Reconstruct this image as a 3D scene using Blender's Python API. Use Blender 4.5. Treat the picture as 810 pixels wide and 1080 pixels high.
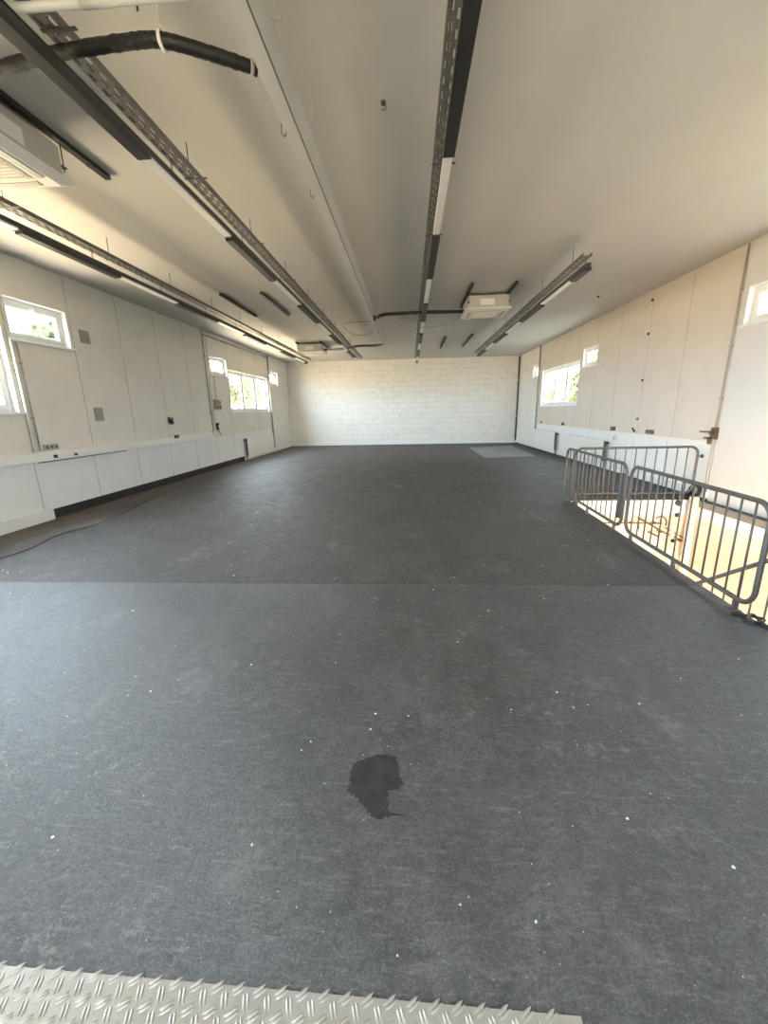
import bpy, bmesh, math, random
from mathutils import Vector, Matrix
rnd = random.Random(7)
C = bpy.context.scene.collection
for o in list(bpy.data.objects): bpy.data.objects.remove(o)
SC = bpy.context.scene

# ------------------------------------------------------------------ room numbers (metres)
XL, XR, YN, YB, H = -5.83, 5.064, -2.3, 20.01, 3.918
CAM_Z = 1.6

# ------------------------------------------------------------------ camera
F_PX, PITCH, YAW, ROLL = 428.1, 0.24417, 0.06618, 0.02122
def cam_axes():
    cp, sp, cy, sy = math.cos(PITCH), math.sin(PITCH), math.cos(YAW), math.sin(YAW)
    f = Vector((-sy*cp, cy*cp, -sp)); r = Vector((cy, sy, 0)); d = f.cross(r)
    cr, sr = math.cos(ROLL), math.sin(ROLL)
    return cr*r + sr*d, -sr*r + cr*d, f
r_, d_, f_ = cam_axes()
cd = bpy.data.cameras.new('camera'); cam = bpy.data.objects.new('camera', cd); C.objects.link(cam)
M = Matrix.Identity(4)
for i in range(3):
    M[i][0], M[i][1], M[i][2] = r_[i], -d_[i], -f_[i]
M[2][3] = CAM_Z
cam.matrix_world = M
cd.sensor_fit = 'HORIZONTAL'; cd.sensor_width = 36; cd.lens = F_PX/810*36; cd.clip_start = 0.05
SC.camera = cam

# ------------------------------------------------------------------ light
SC.view_settings.view_transform = 'Standard'; SC.view_settings.look = 'None'
SC.view_settings.gamma = 1; SC.view_settings.use_curve_mapping = False
SC.view_settings.exposure = 0.42
SC.cycles.max_bounces = 14; SC.cycles.diffuse_bounces = 9; SC.cycles.transparent_max_bounces = 16
SC.cycles.use_denoising = True

w = bpy.data.worlds.new('world'); SC.world = w; w.use_nodes = True
nt = w.node_tree; nt.nodes.clear()
tc = nt.nodes.new('ShaderNodeTexCoord'); sx = nt.nodes.new('ShaderNodeSeparateXYZ')
mr = nt.nodes.new('ShaderNodeMapRange'); mr.inputs['From Min'].default_value = -1; mr.inputs['From Max'].default_value = 1
rp = nt.nodes.new('ShaderNodeValToRGB'); bg = nt.nodes.new('ShaderNodeBackground'); wo = nt.nodes.new('ShaderNodeOutputWorld')
nt.links.new(tc.outputs['Generated'], sx.inputs[0]); nt.links.new(sx.outputs['Z'], mr.inputs['Value'])
nt.links.new(mr.outputs[0], rp.inputs[0])
rq = nt.nodes.new('ShaderNodeValToRGB'); nt.links.new(mr.outputs[0], rq.inputs[0])     # the yard on the +x side: greener, in shade
mx_ = nt.nodes.new('ShaderNodeMapRange'); mx_.inputs['From Min'].default_value = -.35; mx_.inputs['From Max'].default_value = .35
nt.links.new(sx.outputs['X'], mx_.inputs['Value'])
mm_ = nt.nodes.new('ShaderNodeMix'); mm_.data_type = 'RGBA'
nt.links.new(mx_.outputs[0], mm_.inputs[0]); nt.links.new(rp.outputs[0], mm_.inputs[6]); nt.links.new(rq.outputs[0], mm_.inputs[7])
nt.links.new(mm_.outputs[2], bg.inputs[0]); nt.links.new(bg.outputs[0], wo.inputs[0])
e = rp.color_ramp.elements
e[0].position = 0.0; e[0].color = (2.2, 1.66, 1.04, 1)          # sunlit yard below the horizon
e[1].position = 1.0; e[1].color = (1.75, 2.3, 3.0, 1)            # open sky
a = e.new(0.46); a.color = (2.2, 1.70, 1.12, 1)
a = e.new(0.53); a.color = (2.9, 3.2, 3.55, 1)
q = rq.color_ramp.elements
q[0].position = 0.0; q[0].color = (0.34, 0.34, 0.26, 1)
q[1].position = 1.0; q[1].color = (0.62, 0.86, 1.15, 1)
a = q.new(0.46); a.color = (0.38, 0.385, 0.30, 1)
a = q.new(0.53); a.color = (0.92, 0.96, 1.0, 1)
bg.inputs['Strength'].default_value = 14.0

def area(name, loc, rot, sx_, sy_, energy, col, portal=False):
    l = bpy.data.lights.new(name, 'AREA'); l.shape = 'RECTANGLE'; l.size = sx_; l.size_y = sy_
    l.energy = energy; l.color = col
    if portal: l.cycles.is_portal = True
    o = bpy.data.objects.new(name, l); C.objects.link(o); o.location = loc; o.rotation_euler = rot
    return o
PI = math.pi
WINDOWS = [  # side, y0, y1, z0, z1, panes
    ('L', 6.05, 7.15, 2.75, 3.33, 1), ('L', 1.85, 5.92, 1.69, 3.0, 3),
    ('L', 12.26, 13.37, 2.75, 3.28, 1), ('L', 13.43, 17.12, 1.68, 2.99, 3), ('L', 17.42, 18.55, 2.76, 3.3, 1),
    ('R', 5.88, 6.99, 2.75, 3.28, 1), ('R', 1.75, 5.75, 1.69, 3.0, 3),
    ('R', 11.97, 12.92, 2.71, 3.22, 1), ('R', 13.1, 16.6, 1.66, 2.95, 3), ('R', 17.1, 17.85, 2.74, 3.25, 1),
]
FILL_WIN = (-2.2, 0.6, 1.2, 2.9)  # unseen opening added in the near wall for fill light
for s, y0, y1, z0, z1, n in WINDOWS:
    x = XL-0.24 if s == 'L' else XR+0.24
    area('daylight_portal', (x, (y0+y1)/2, (z0+z1)/2), (0, -PI/2 if s == 'L' else PI/2, 0), z1-z0, y1-y0, 1, (1, 1, 1), True)
area('daylight_portal', ((FILL_WIN[0]+FILL_WIN[1])/2, YN-0.24, (FILL_WIN[2]+FILL_WIN[3])/2), (PI/2, 0, 0), FILL_WIN[1]-FILL_WIN[0], FILL_WIN[3]-FILL_WIN[2], 1, (1, 1, 1), True)
# unseen warm area light added below to brighten the stairwell
area('stairwell_fill', (3.0, YN+0.2, -1.6), (PI/2, 0, 0), 3.6, 2.2, 12, (1.0, 0.88, 0.72))

# ------------------------------------------------------------------ materials
def mat(name, col, rough=0.6, metal=0.0, noise=0.0, nscale=6.0, bump=0.0, bscale=80.0, col2=None):
    m = bpy.data.materials.new(name); m.use_nodes = True
    n = m.node_tree; b = n.nodes['Principled BSDF']
    b.inputs['Roughness'].default_value = rough; b.inputs['Metallic'].default_value = metal
    b.inputs['Base Color'].default_value = (*col, 1)
    t = n.nodes.new('ShaderNodeTexCoord')
    if noise > 0 or col2:
        x = n.nodes.new('ShaderNodeTexNoise'); x.inputs['Scale'].default_value = nscale; x.inputs['Detail'].default_value = 8
        x.inputs['Roughness'].default_value = 0.65
        n.links.new(t.outputs['Object'], x.inputs['Vector'])
        r = n.nodes.new('ShaderNodeValToRGB'); r.color_ramp.elements[0].position = 0.35; r.color_ramp.elements[1].position = 0.68
        c2 = col2 or tuple(max(0, c*(1-noise)) for c in col)
        r.color_ramp.elements[0].color = (*c2, 1); r.color_ramp.elements[1].color = (*col, 1)
        n.links.new(x.outputs['Fac'], r.inputs[0]); n.links.new(r.outputs[0], b.inputs['Base Color'])
    if bump > 0:
        x = n.nodes.new('ShaderNodeTexNoise'); x.inputs['Scale'].default_value = bscale; x.inputs['Detail'].default_value = 4
        n.links.new(t.outputs['Object'], x.inputs['Vector'])
        bp = n.nodes.new('ShaderNodeBump'); bp.inputs['Strength'].default_value = bump; bp.inputs['Distance'].default_value = 0.01
        n.links.new(x.outputs['Fac'], bp.inputs['Height']); n.links.new(bp.outputs[0], b.inputs['Normal'])
    return m

def N(n, kind, **kw):
    x = n.nodes.new(kind)
    for k, v in kw.items(): setattr(x, k, v)
    return x
def math_(n, op, a, b=None, clamp=False):
    x = N(n, 'ShaderNodeMath', operation=op); x.use_clamp = clamp
    for i, v in enumerate((a, b)):
        if v is None: continue
        if hasattr(v, 'links'): n.links.new(v, x.inputs[i])
        else: x.inputs[i].default_value = v
    return x.outputs[0]
def mixc(n, f, a, b, blend='MIX'):
    x = N(n, 'ShaderNodeMix', data_type='RGBA', blend_type=blend)
    for i, v in ((0, f), (6, a), (7, b)):
        if hasattr(v, 'links'): n.links.new(v, x.inputs[i])
        elif i == 0: x.inputs[0].default_value = v
        else: x.inputs[i].default_value = (*v, 1)
    return x.outputs[2]
def noise_(n, vec, scale, detail=6, rough=0.6, lo=0.4, hi=0.65, dist=0.0):
    x = N(n, 'ShaderNodeTexNoise'); x.inputs['Scale'].default_value = scale; x.inputs['Detail'].default_value = detail
    x.inputs['Roughness'].default_value = rough; x.inputs['Distortion'].default_value = dist
    n.links.new(vec, x.inputs['Vector'])
    r = N(n, 'ShaderNodeMapRange'); r.inputs['From Min'].default_value = lo; r.inputs['From Max'].default_value = hi
    n.links.new(x.outputs['Fac'], r.inputs['Value'])
    return r.outputs[0]

def panel_mat(name, col, y_first, pitch, seam_col, dirt):
    """painted wall boards with a narrow joint every `pitch` metres"""
    m = bpy.data.materials.new(name); m.use_nodes = True; n = m.node_tree; b = n.nodes['Principled BSDF']
    t = N(n, 'ShaderNodeTexCoord'); s = N(n, 'ShaderNodeSeparateXYZ'); n.links.new(t.outputs['Object'], s.inputs[0])
    wob = noise_(n, t.outputs['Object'], 2.0, 2, .5, 0.0, 1.0)
    y = math_(n, 'ADD', s.outputs['Y'], math_(n, 'MULTIPLY', wob, 0.02))
    u = math_(n, 'FRACT', math_(n, 'ADD', math_(n, 'DIVIDE', math_(n, 'SUBTRACT', y, y_first), pitch), 10.5))
    d = math_(n, 'ABSOLUTE', math_(n, 'SUBTRACT', u, 0.5))
    line = math_(n, 'LESS_THAN', d, 0.008/pitch)
    brk = noise_(n, t.outputs['Object'], 3.5, 3, .6, .36, .5)
    line = math_(n, 'MULTIPLY', line, math_(n, 'ADD', math_(n, 'MULTIPLY', brk, .6), .35), True)
    st = noise_(n, t.outputs['Object'], 1.3, 8, .62, .42, .72)
    base = mixc(n, st, col, tuple(c*dirt for c in col))
    n.links.new(mixc(n, line, base, seam_col), b.inputs['Base Color'])
    b.inputs['Roughness'].default_value = 0.62
    bp = N(n, 'ShaderNodeBump'); bp.inputs['Strength'].default_value = .25; bp.inputs['Distance'].default_value = .004
    g = noise_(n, t.outputs['Object'], 45, 4, .6, .2, .8)
    n.links.new(math_(n, 'SUBTRACT', g, math_(n, 'MULTIPLY', line, 2.0)), bp.inputs['Height']); n.links.new(bp.outputs[0], b.inputs['Normal'])
    return m

def block_mat(name, axis):
    """white painted block masonry; axis is the horizontal run of the wall"""
    m = bpy.data.materials.new(name); m.use_nodes = True; n = m.node_tree; b = n.nodes['Principled BSDF']
    t = N(n, 'ShaderNodeTexCoord'); s = N(n, 'ShaderNodeSeparateXYZ'); c = N(n, 'ShaderNodeCombineXYZ')
    n.links.new(t.outputs['Object'], s.inputs[0]); n.links.new(s.outputs[axis], c.inputs['X']); n.links.new(s.outputs['Z'], c.inputs['Y'])
    br = N(n, 'ShaderNodeTexBrick'); br.inputs['Scale'].default_value = 1.0
    br.inputs['Brick Width'].default_value = 0.5; br.inputs['Row Height'].default_value = 0.245
    br.inputs['Mortar Size'].default_value = 0.009; br.inputs['Mortar Smooth'].default_value = 0.6; br.inputs['Bias'].default_value = 0.0
    br.inputs['Color1'].default_value = (.81, .785, .725, 1); br.inputs['Color2'].default_value = (.75, .725, .67, 1); br.inputs['Mortar'].default_value = (.57, .55, .495, 1)
    n.links.new(c.outputs[0], br.inputs['Vector'])
    worn = noise_(n, t.outputs['Object'], 2.6, 7, .75, .46, .58)
    st = noise_(n, t.outputs['Object'], 14, 6, .7, .45, .75)
    base = mixc(n, worn, br.outputs['Color'], (.80, .775, .72))
    n.links.new(mixc(n, math_(n, 'MULTIPLY', st, .22), base, (.55, .53, .48)), b.inputs['Base Color'])
    b.inputs['Roughness'].default_value = .6
    bp = N(n, 'ShaderNodeBump'); bp.inputs['Strength'].default_value = .5; bp.inputs['Distance'].default_value = .012; bp.invert = True
    g = noise_(n, t.outputs['Object'], 30, 5, .6, .2, .8)
    n.links.new(math_(n, 'ADD', br.outputs['Fac'], math_(n, 'MULTIPLY', g, .25)), bp.inputs['Height']); n.links.new(bp.outputs[0], b.inputs['Normal'])
    return m

def floor_mat(name, dark, mid, pale, rough_lo, rough_hi, scuff=1.0, spec=0.5):
    """worn dark sheet flooring: mottled, scuffed, peppered with pale specks"""
    m = bpy.data.materials.new(name); m.use_nodes = True; n = m.node_tree; b = n.nodes['Principled BSDF']
    t = N(n, 'ShaderNodeTexCoord'); P = t.outputs['Object']
    big = noise_(n, P, .9, 7, .65, .42, .60)
    med = noise_(n, P, 3.2, 10, .80, .46, .56)
    fine = noise_(n, P, 55, 6, .85, .45, .56)
    grit = noise_(n, P, 120, 5, .85, .53, .60)
    mp = N(n, 'ShaderNodeMapping'); mp.inputs['Rotation'].default_value = (0, 0, .55); mp.inputs['Scale'].default_value = (3.2, 17, 1); n.links.new(P, mp.inputs[0])
    scr = noise_(n, mp.outputs[0], 2.6, 7, .78, .54, .72, .4)
    mp2 = N(n, 'ShaderNodeMapping'); mp2.inputs['Rotation'].default_value = (0, 0, -.9); mp2.inputs['Scale'].default_value = (2.5, 11, 1); n.links.new(P, mp2.inputs[0])
    scr2 = noise_(n, mp2.outputs[0], 3.3, 7, .78, .56, .74, .6)
    area_ = noise_(n, P, .55, 3, .5, .42, .62)
    blot = math_(n, 'MULTIPLY', noise_(n, P, 7.5, 7, .75, .57, .66), area_)
    c = mixc(n, math_(n, 'MULTIPLY', big, .7), dark, mid)
    c = mixc(n, math_(n, 'MULTIPLY', med, .6), c, tuple(x*1.45 for x in mid))
    c = mixc(n, math_(n, 'MULTIPLY', fine, .65), c, tuple(x*.42 for x in dark))
    c = mixc(n, math_(n, 'MULTIPLY', grit, .42), c, pale)
    c = mixc(n, math_(n, 'MULTIPLY', noise_(n, P, 18, 8, .82, .49, .57), .55), c, tuple(x*.55 for x in dark))
    c = mixc(n, math_(n, 'MULTIPLY', scr, .40*scuff), c, pale)
    c = mixc(n, math_(n, 'MULTIPLY', scr2, .32*scuff), c, pale)
    c = mixc(n, math_(n, 'MULTIPLY', blot, .6*scuff), c, (.21, .19, .155))
    # dark hairline scrapes and dull worn patches
    x = N(n, 'ShaderNodeTexNoise'); x.inputs['Scale'].default_value = 2.6; x.inputs['Detail'].default_value = 5; x.inputs['Distortion'].default_value = 1.2; n.links.new(P, x.inputs['Vector'])
    hair = math_(n, 'LESS_THAN', math_(n, 'ABSOLUTE', math_(n, 'SUBTRACT', x.outputs['Fac'], .5)), .0035)
    hair = math_(n, 'MULTIPLY', hair, noise_(n, P, 1.9, 4, .6, .60, .66))
    c = mixc(n, math_(n, 'MULTIPLY', hair, .8), c, (.012, .011, .010))
    mp3 = N(n, 'ShaderNodeMapping'); mp3.inputs['Scale'].default_value = (1.0, .45, 1); n.links.new(P, mp3.inputs[0])
    wornp = math_(n, 'MULTIPLY', noise_(n, mp3.outputs[0], 1.7, 9, .72, .55, .68), noise_(n, P, 9, 6, .8, .42, .6))
    c = mixc(n, math_(n, 'MULTIPLY', wornp, .45*scuff), c, pale)
    for sc, th, amt in ((9, .075, .5), (26, .10, .55), (60, .12, .5), (140, .16, .4)):
        v = N(n, 'ShaderNodeTexVoronoi'); v.inputs['Scale'].default_value = sc; n.links.new(P, v.inputs['Vector'])
        sep = N(n, 'ShaderNodeSeparateColor'); n.links.new(v.outputs['Color'], sep.inputs[0])
        hit = math_(n, 'MULTIPLY', math_(n, 'LESS_THAN', v.outputs['Distance'], th), math_(n, 'GREATER_THAN', sep.outputs[0], .96))
        c = mixc(n, math_(n, 'MULTIPLY', hit, amt*scuff), c, (.50, .48, .44))
    n.links.new(c, b.inputs['Base Color'])
    r = math_(n, 'ADD', math_(n, 'MULTIPLY', math_(n, 'ADD', math_(n, 'MULTIPLY', med, .6), math_(n, 'MULTIPLY', fine, .4)), rough_hi-rough_lo), rough_lo)
    n.links.new(r, b.inputs['Roughness']); b.inputs['Specular IOR Level'].default_value = spec
    bp = N(n, 'ShaderNodeBump'); bp.inputs['Strength'].default_value = .35; bp.inputs['Distance'].default_value = .004
    h = math_(n, 'ADD', fine, math_(n, 'MULTIPLY', math_(n, 'ADD', med, math_(n, 'ADD', scr, scr2)), .7))
    n.links.new(h, bp.inputs['Height']); n.links.new(bp.outputs[0], b.inputs['Normal'])
    return m

def glass_mat():
    m = bpy.data.materials.new('window_glass'); m.use_nodes = True; n = m.node_tree; n.nodes.clear()
    o = N(n, 'ShaderNodeOutputMaterial'); t = N(n, 'ShaderNodeBsdfTransparent'); g = N(n, 'ShaderNodeBsdfGlossy'); x = N(n, 'ShaderNodeMixShader')
    t.inputs[0].default_value = (.95, .97, .96, 1); g.inputs['Roughness'].default_value = .02; x.inputs[0].default_value = .07
    n.links.new(t.outputs[0], x.inputs[1]); n.links.new(g.outputs[0], x.inputs[2]); n.links.new(x.outputs[0], o.inputs[0])
    return m

def leaf_mat():
    m = bpy.data.materials.new('leaves'); m.use_nodes = True; n = m.node_tree; b = n.nodes['Principled BSDF']
    t = N(n, 'ShaderNodeTexCoord')
    f = noise_(n, t.outputs['Object'], 1.6, 4, .6, .35, .65)
    n.links.new(mixc(n, f, (.07, .085, .045), (.19, .20, .11)), b.inputs['Base Color']); b.inputs['Roughness'].default_value = .5
    n2 = N(n, 'ShaderNodeBsdfTranslucent'); n2.inputs[0].default_value = (.22, .23, .13, 1); mx = N(n, 'ShaderNodeMixShader'); mx.inputs[0].default_value = .45
    out = n.nodes['Material Output']
    n.links.new(b.outputs[0], mx.inputs[1]); n.links.new(n2.outputs[0], mx.inputs[2]); n.links.new(mx.outputs[0], out.inputs[0])
    return m

PANEL_L = panel_mat('wall_boards_cream', (.74, .71, .65), 7.235, 1.232, (.34, .31, .27), .90)
PANEL_LOW = panel_mat('wall_boards_white_skylit', (.80, .81, .81), 7.2, 1.232, (.42, .42, .42), .94)  # white lower boards, with cool sky light put into their colour too
PANEL_R = panel_mat('wall_boards_warm', (.68, .61, .53), 8.33, 1.235, (.42, .36, .30), .92)
PAINT_R = mat('wall_paint_white', (.68, .665, .635), .6, noise=.07, nscale=1.2, bump=.15, bscale=40)
BLOCK_X = block_mat('painted_blocks', 'X'); BLOCK_Y = block_mat('painted_blocks_side', 'Y')
CEIL = mat('ceiling_paint', (.575, .562, .53), .75, noise=.06, nscale=.9, bump=.12, bscale=60)
FLOOR_FAR = floor_mat('worn_brown_floor', (.034, .0295, .027), (.076, .067, .061), (.24, .22, .20), .50, .72, 1.2, .40)
FLOOR_NEAR = floor_mat('worn_slate_floor', (.022, .0208, .0203), (.058, .0545, .0528), (.235, .22, .20), .40, .56, 1.1, .82)
FLOOR_BARE = floor_mat('bare_brown_floor', (.095, .075, .058), (.165, .132, .102), (.25, .21, .17), .6, .85, .6)
PALE_PATCH = floor_mat('grey_patch', (.10, .103, .11), (.21, .215, .23), (.36, .36, .38), .35, .5, 1.1)
SLAB = mat('slab_edge_white', (.80, .79, .76), .7, noise=.08, nscale=3)
SLAB_GREY = mat('slab_edge_grey', (.24, .22, .195), .8, noise=.25, nscale=9)
LOWER = mat('stairwell_plaster', (.74, .645, .52), .75, noise=.06, nscale=2)
LOWER_FLOOR = mat('stairwell_tile', (.66, .47, .30), .6, noise=.15, nscale=3)
WHITE = mat('white_plastic', (.82, .81, .78), .42)
UPVC = mat('window_white', (.86, .86, .84), .35)
SKIRT = mat('white_skirting', (.82, .82, .80), .5, noise=.08, nscale=5)
BLACK = mat('black_rubber', (.012, .012, .013), .55)
BLACKM = mat('black_cover', (.020, .019, .018), .5)
RAILD = mat('dark_rail', (.060, .056, .052), .45, metal=.3)
DIFF = mat('diffuser', (.74, .74, .72), .35)
GALV = mat('galvanised_steel', (.135, .128, .12), .5, metal=.5, noise=.25, nscale=14)
TRAYM = mat('zinc_tray', (.19, .185, .175), .5, metal=.45, noise=.25, nscale=10)
STRUT = mat('dark_strut', (.055, .053, .05), .6, metal=.4)
BEAM = mat('duct_paint', (.56, .555, .53), .5, noise=.05, nscale=2)
ACW = mat('cassette_white', (.80, .79, .75), .4)
ACG = mat('cassette_grille', (.70, .66, .58), .5)
ACB = mat('cassette_body', (.52, .51, .48), .5, metal=.4)
DARKG = mat('dark_grey', (.10, .10, .10), .5)
PLATEG = mat('grey_plate', (.33, .31, .27), .5, noise=.15, nscale=25)
SOCKET = mat('grey_socket', (.42, .40, .37), .4, noise=.15, nscale=40)
RADM = mat('radiator_enamel', (.78, .76, .71), .4)
STEEL = mat('chequer_steel', (.44, .405, .355), .42, metal=.55, noise=.10, nscale=5, bump=.1, bscale=200)
CREAM = mat('cream_paint', (.80, .70, .50), .5)
BROWNP = mat('brown_pipe', (.13, .078, .045), .5, noise=.3, nscale=12)
CONDG = mat('grey_conduit', (.36, .34, .31), .5)
CONDW = mat('white_conduit', (.80, .77, .70), .45)
GLASS = glass_mat(); LEAF = leaf_mat()
BARK = mat('bark', (.12, .09, .06), .9, noise=.4, nscale=8)
WET = mat('wet_floor', (.034, .033, .033), .5, noise=.6, nscale=16, bump=.3, bscale=90)
HOSE = mat('hose_wrap', (.014, .0135, .013), .5, noise=.4, nscale=40, bump=.6, bscale=45)
CHIP = mat('pale_chip', (.62, .60, .56), .7)

# ------------------------------------------------------------------ mesh helpers
class MB:
    def __init__(s): s.v, s.f, s.m = [], [], []
    def add(s, vs, fs, mi=0):
        k = len(s.v); s.v += [tuple(v) for v in vs]; s.f += [tuple(i+k for i in f) for f in fs]; s.m += [mi]*len(fs); return s
    def box(s, x0, x1, y0, y1, z0, z1, mi=0):
        return s.add([(x0,y0,z0),(x1,y0,z0),(x1,y1,z0),(x0,y1,z0),(x0,y0,z1),(x1,y0,z1),(x1,y1,z1),(x0,y1,z1)],
                     [(3,2,1,0),(4,5,6,7),(0,1,5,4),(1,2,6,5),(2,3,7,6),(3,0,4,7)], mi)
    def tube(s, pts, r, n=10, closed=False, mi=0, caps=True):
        pts = [Vector(p) for p in pts]; N_ = len(pts); rings = []
        rr = r if isinstance(r, (list, tuple)) else [r]*N_
        up = None
        for i, p in enumerate(pts):
            a = pts[(i-1) % N_] if (closed or i > 0) else p
            b = pts[(i+1) % N_] if (closed or i < N_-1) else p
            t = (b-a).normalized()
            if up is None:
                up = Vector((0,0,1)) if abs(t.z) < .9 else Vector((1,0,0))
            up = (up - t*up.dot(t))
            if up.length < 1e-6: up = t.orthogonal()
            up.normalize(); sd = t.cross(up)
            rings.append([p + (up*math.cos(2*PI*j/n) + sd*math.sin(2*PI*j/n))*rr[i] for j in range(n)])
        vs = [v for ring in rings for v in ring]; fs = []
        for i in range(N_ if closed else N_-1):
            k, l = i*n, ((i+1) % N_)*n
            for j in range(n):
                fs.append((k+j, l+j, l+(j+1) % n, k+(j+1) % n))
        if not closed and caps:
            fs.append(tuple(range(n))); fs.append(tuple(reversed(range((N_-1)*n, N_*n))))
        return s.add(vs, fs, mi)
    def build(s, name, m, parent=None, smooth=False, bevel=0.0):
        me = bpy.data.meshes.new(name); me.from_pydata(s.v, [], s.f)
        for x in (m if isinstance(m, (list, tuple)) else [m]): me.materials.append(x)
        for p, i in zip(me.polygons, s.m): p.material_index = i
        bm = bmesh.new(); bm.from_mesh(me); bmesh.ops.recalc_face_normals(bm, faces=bm.faces); bm.to_mesh(me); bm.free()
        if smooth:
            for p in me.polygons: p.use_smooth = True
        o = bpy.data.objects.new(name, me); C.objects.link(o)
        if parent: o.parent = parent
        if bevel:
            b = o.modifiers.new('bevel', 'BEVEL'); b.width = bevel; b.segments = 2; b.limit_method = 'ANGLE'
        return o
def tag(o, label, cat, group=None, kind=None):
    o['label'] = label; o['category'] = cat
    if group: o['group'] = group
    if kind: o['kind'] = kind
    return o
def thing(name, loc, label, cat, group=None):
    o = bpy.data.objects.new(name, None); o.empty_display_size = .1; C.objects.link(o); o.location = loc
    return tag(o, label, cat, group)
def struct(o): o['kind'] = 'structure'; return o
def copy_tree(o, parent=None):
    c = o.copy(); C.objects.link(c)
    if parent: c.parent = parent
    for ch in [x for x in C.objects if x.parent == o]: copy_tree(ch, c)
    return c
def arc(c, r, a0, a1, n, f):
    return [f(c[0]+r*math.cos(a0+(a1-a0)*i/n), c[1]+r*math.sin(a0+(a1-a0)*i/n)) for i in range(n+1)]

# ------------------------------------------------------------------ setting
TH = 0.24
def side_wall(name, x, out, holes, regions, mats, z_lo=0.0):
    """holes (y0,y1,z0,z1); regions f(y,z)->material slot; out = +1/-1 outward"""
    ys = sorted({YN, YB, *[h[0] for h in holes], *[h[1] for h in holes], *regions['y']})
    zs = sorted({z_lo, H, *[h[2] for h in holes], *[h[3] for h in holes], *regions['z']})
    m = MB(); xo = x + out*TH
    for i in range(len(ys)-1):
        for j in range(len(zs)-1):
            y0, y1, z0, z1 = ys[i], ys[i+1], zs[j], zs[j+1]; cy, cz = (y0+y1)/2, (z0+z1)/2
            if any(h[0] < cy < h[1] and h[2] < cz < h[3] for h in holes): continue
            k = regions['f'](cy, cz)
            m.add([(x,y0,z0),(x,y1,z0),(x,y1,z1),(x,y0,z1)], [(0,1,2,3)], k)
            m.add([(xo,y0,z0),(xo,y1,z0),(xo,y1,z1),(xo,y0,z1)], [(3,2,1,0)], len(mats)-1)
    for y0, y1, z0, z1 in holes + [(YN, YB, z_lo, H)]:
        m.add([(x,y0,z0),(x,y1,z0),(x,y1,z1),(x,y0,z1),(xo,y0,z0),(xo,y1,z0),(xo,y1,z1),(xo,y0,z1)],
              [(0,1,5,4),(1,2,6,5),(2,3,7,6),(3,0,4,7)], len(mats)-1)
    me = bpy.data.meshes.new(name); me.from_pydata(m.v, [], m.f)
    for q in mats: me.materials.append(q)
    for p, i in zip(me.polygons, m.m): p.material_index = i
    o = bpy.data.objects.new(name, me); C.objects.link(o); return struct(o)
LH = [(y0,y1,z0,z1) for s,y0,y1,z0,z1,n in WINDOWS if s == 'L']
RH = [(y0,y1,z0,z1) for s,y0,y1,z0,z1,n in WINDOWS if s == 'R']
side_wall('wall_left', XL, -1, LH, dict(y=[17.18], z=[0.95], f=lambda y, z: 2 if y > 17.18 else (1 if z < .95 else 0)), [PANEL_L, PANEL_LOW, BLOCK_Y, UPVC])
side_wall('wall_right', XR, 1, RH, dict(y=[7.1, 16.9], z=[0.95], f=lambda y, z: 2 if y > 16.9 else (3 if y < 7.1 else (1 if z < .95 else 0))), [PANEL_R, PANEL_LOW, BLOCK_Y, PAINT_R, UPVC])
struct(MB().box(XL-TH, XR+TH, YB, YB+TH, -.3, H+.2).build('wall_back', BLOCK_X))
struct(MB().box(XL-TH, XR+TH, YN-TH, YB+TH, H, H+.2).build('ceiling', CEIL))
x0, x1, z0, z1 = FILL_WIN
m = MB().box(XL-TH, x0, YN-TH, YN, -.3, H).box(x1, XR+TH, YN-TH, YN, -.3, H).box(x0, x1, YN-TH, YN, -.3, z0).box(x0, x1, YN-TH, YN, z1, H)
struct(m.build('wall_near', PAINT_R))

# floor slab with the stairwell opening
OY0, OY1, OXR = 2.86, 7.24, 4.93
def ox(y): return 2.612 + (min(max(y, OY0), OY1)-3.02)*0.0478
ys = [YN, OY0, 3.57, OY1, 12.0, YB]
m = MB()
for i in range(len(ys)-1):
    a, b = ys[i], ys[i+1]; well = OY0-1e-6 <= a and b <= OY1+1e-6
    k = 1 if b <= 3.58 else 0
    cols = [(XL-TH, XL-TH, -5.34, -5.36, 2), (-5.34, -5.36, ox(a), ox(b), k)]
    if well: cols.append((OXR, OXR, XR+TH, XR+TH, 0))
    else: cols.append((ox(a), ox(b), XR+TH, XR+TH, k))
    for xa, xb, xc, xd, q in cols:
        m.add([(xa,a,0),(xc,a,0),(xd,b,0),(xb,b,0)], [(0,1,2,3)], q)
        m.add([(xa,a,-.28),(xc,a,-.28),(xd,b,-.28),(xb,b,-.28)], [(3,2,1,0)], 3)
def edge(xa, ya, xb, yb, za, zb, q): m.add([(xa,ya,za),(xb,yb,za),(xb,yb,zb),(xa,ya,zb)], [(0,1,2,3)], q)
for a, b, q in ((0, -.02, 0), (-.02, -.28, 3)):
    edge(ox(OY0), OY0, ox(OY1), OY1, a, b, q); edge(ox(OY1), OY1, OXR, OY1, a, b, q); edge(ox(OY0), OY0, OXR, OY0, a, b, q)
edge(OXR, OY0, OXR, OY1, 0, -.11, 4); edge(OXR, OY0, OXR, OY1, -.11, -.28, 3)
struct(m.build('floor', [FLOOR_FAR, FLOOR_NEAR, FLOOR_BARE, SLAB, SLAB_GREY]))
LZ = -3.0
struct(MB().box(-.2, OXR, OY1+.02, OY1+.2, LZ, -.28).build('wall_stairwell_far', LOWER))
struct(MB().box(OXR+.02, OXR+.2, YN, OY1+.2, LZ, -.28).build('wall_stairwell_right', LOWER))
struct(MB().box(-.4, -.2, YN, OY1+.2, LZ, -.28).build('wall_stairwell_left', LOWER))
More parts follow.
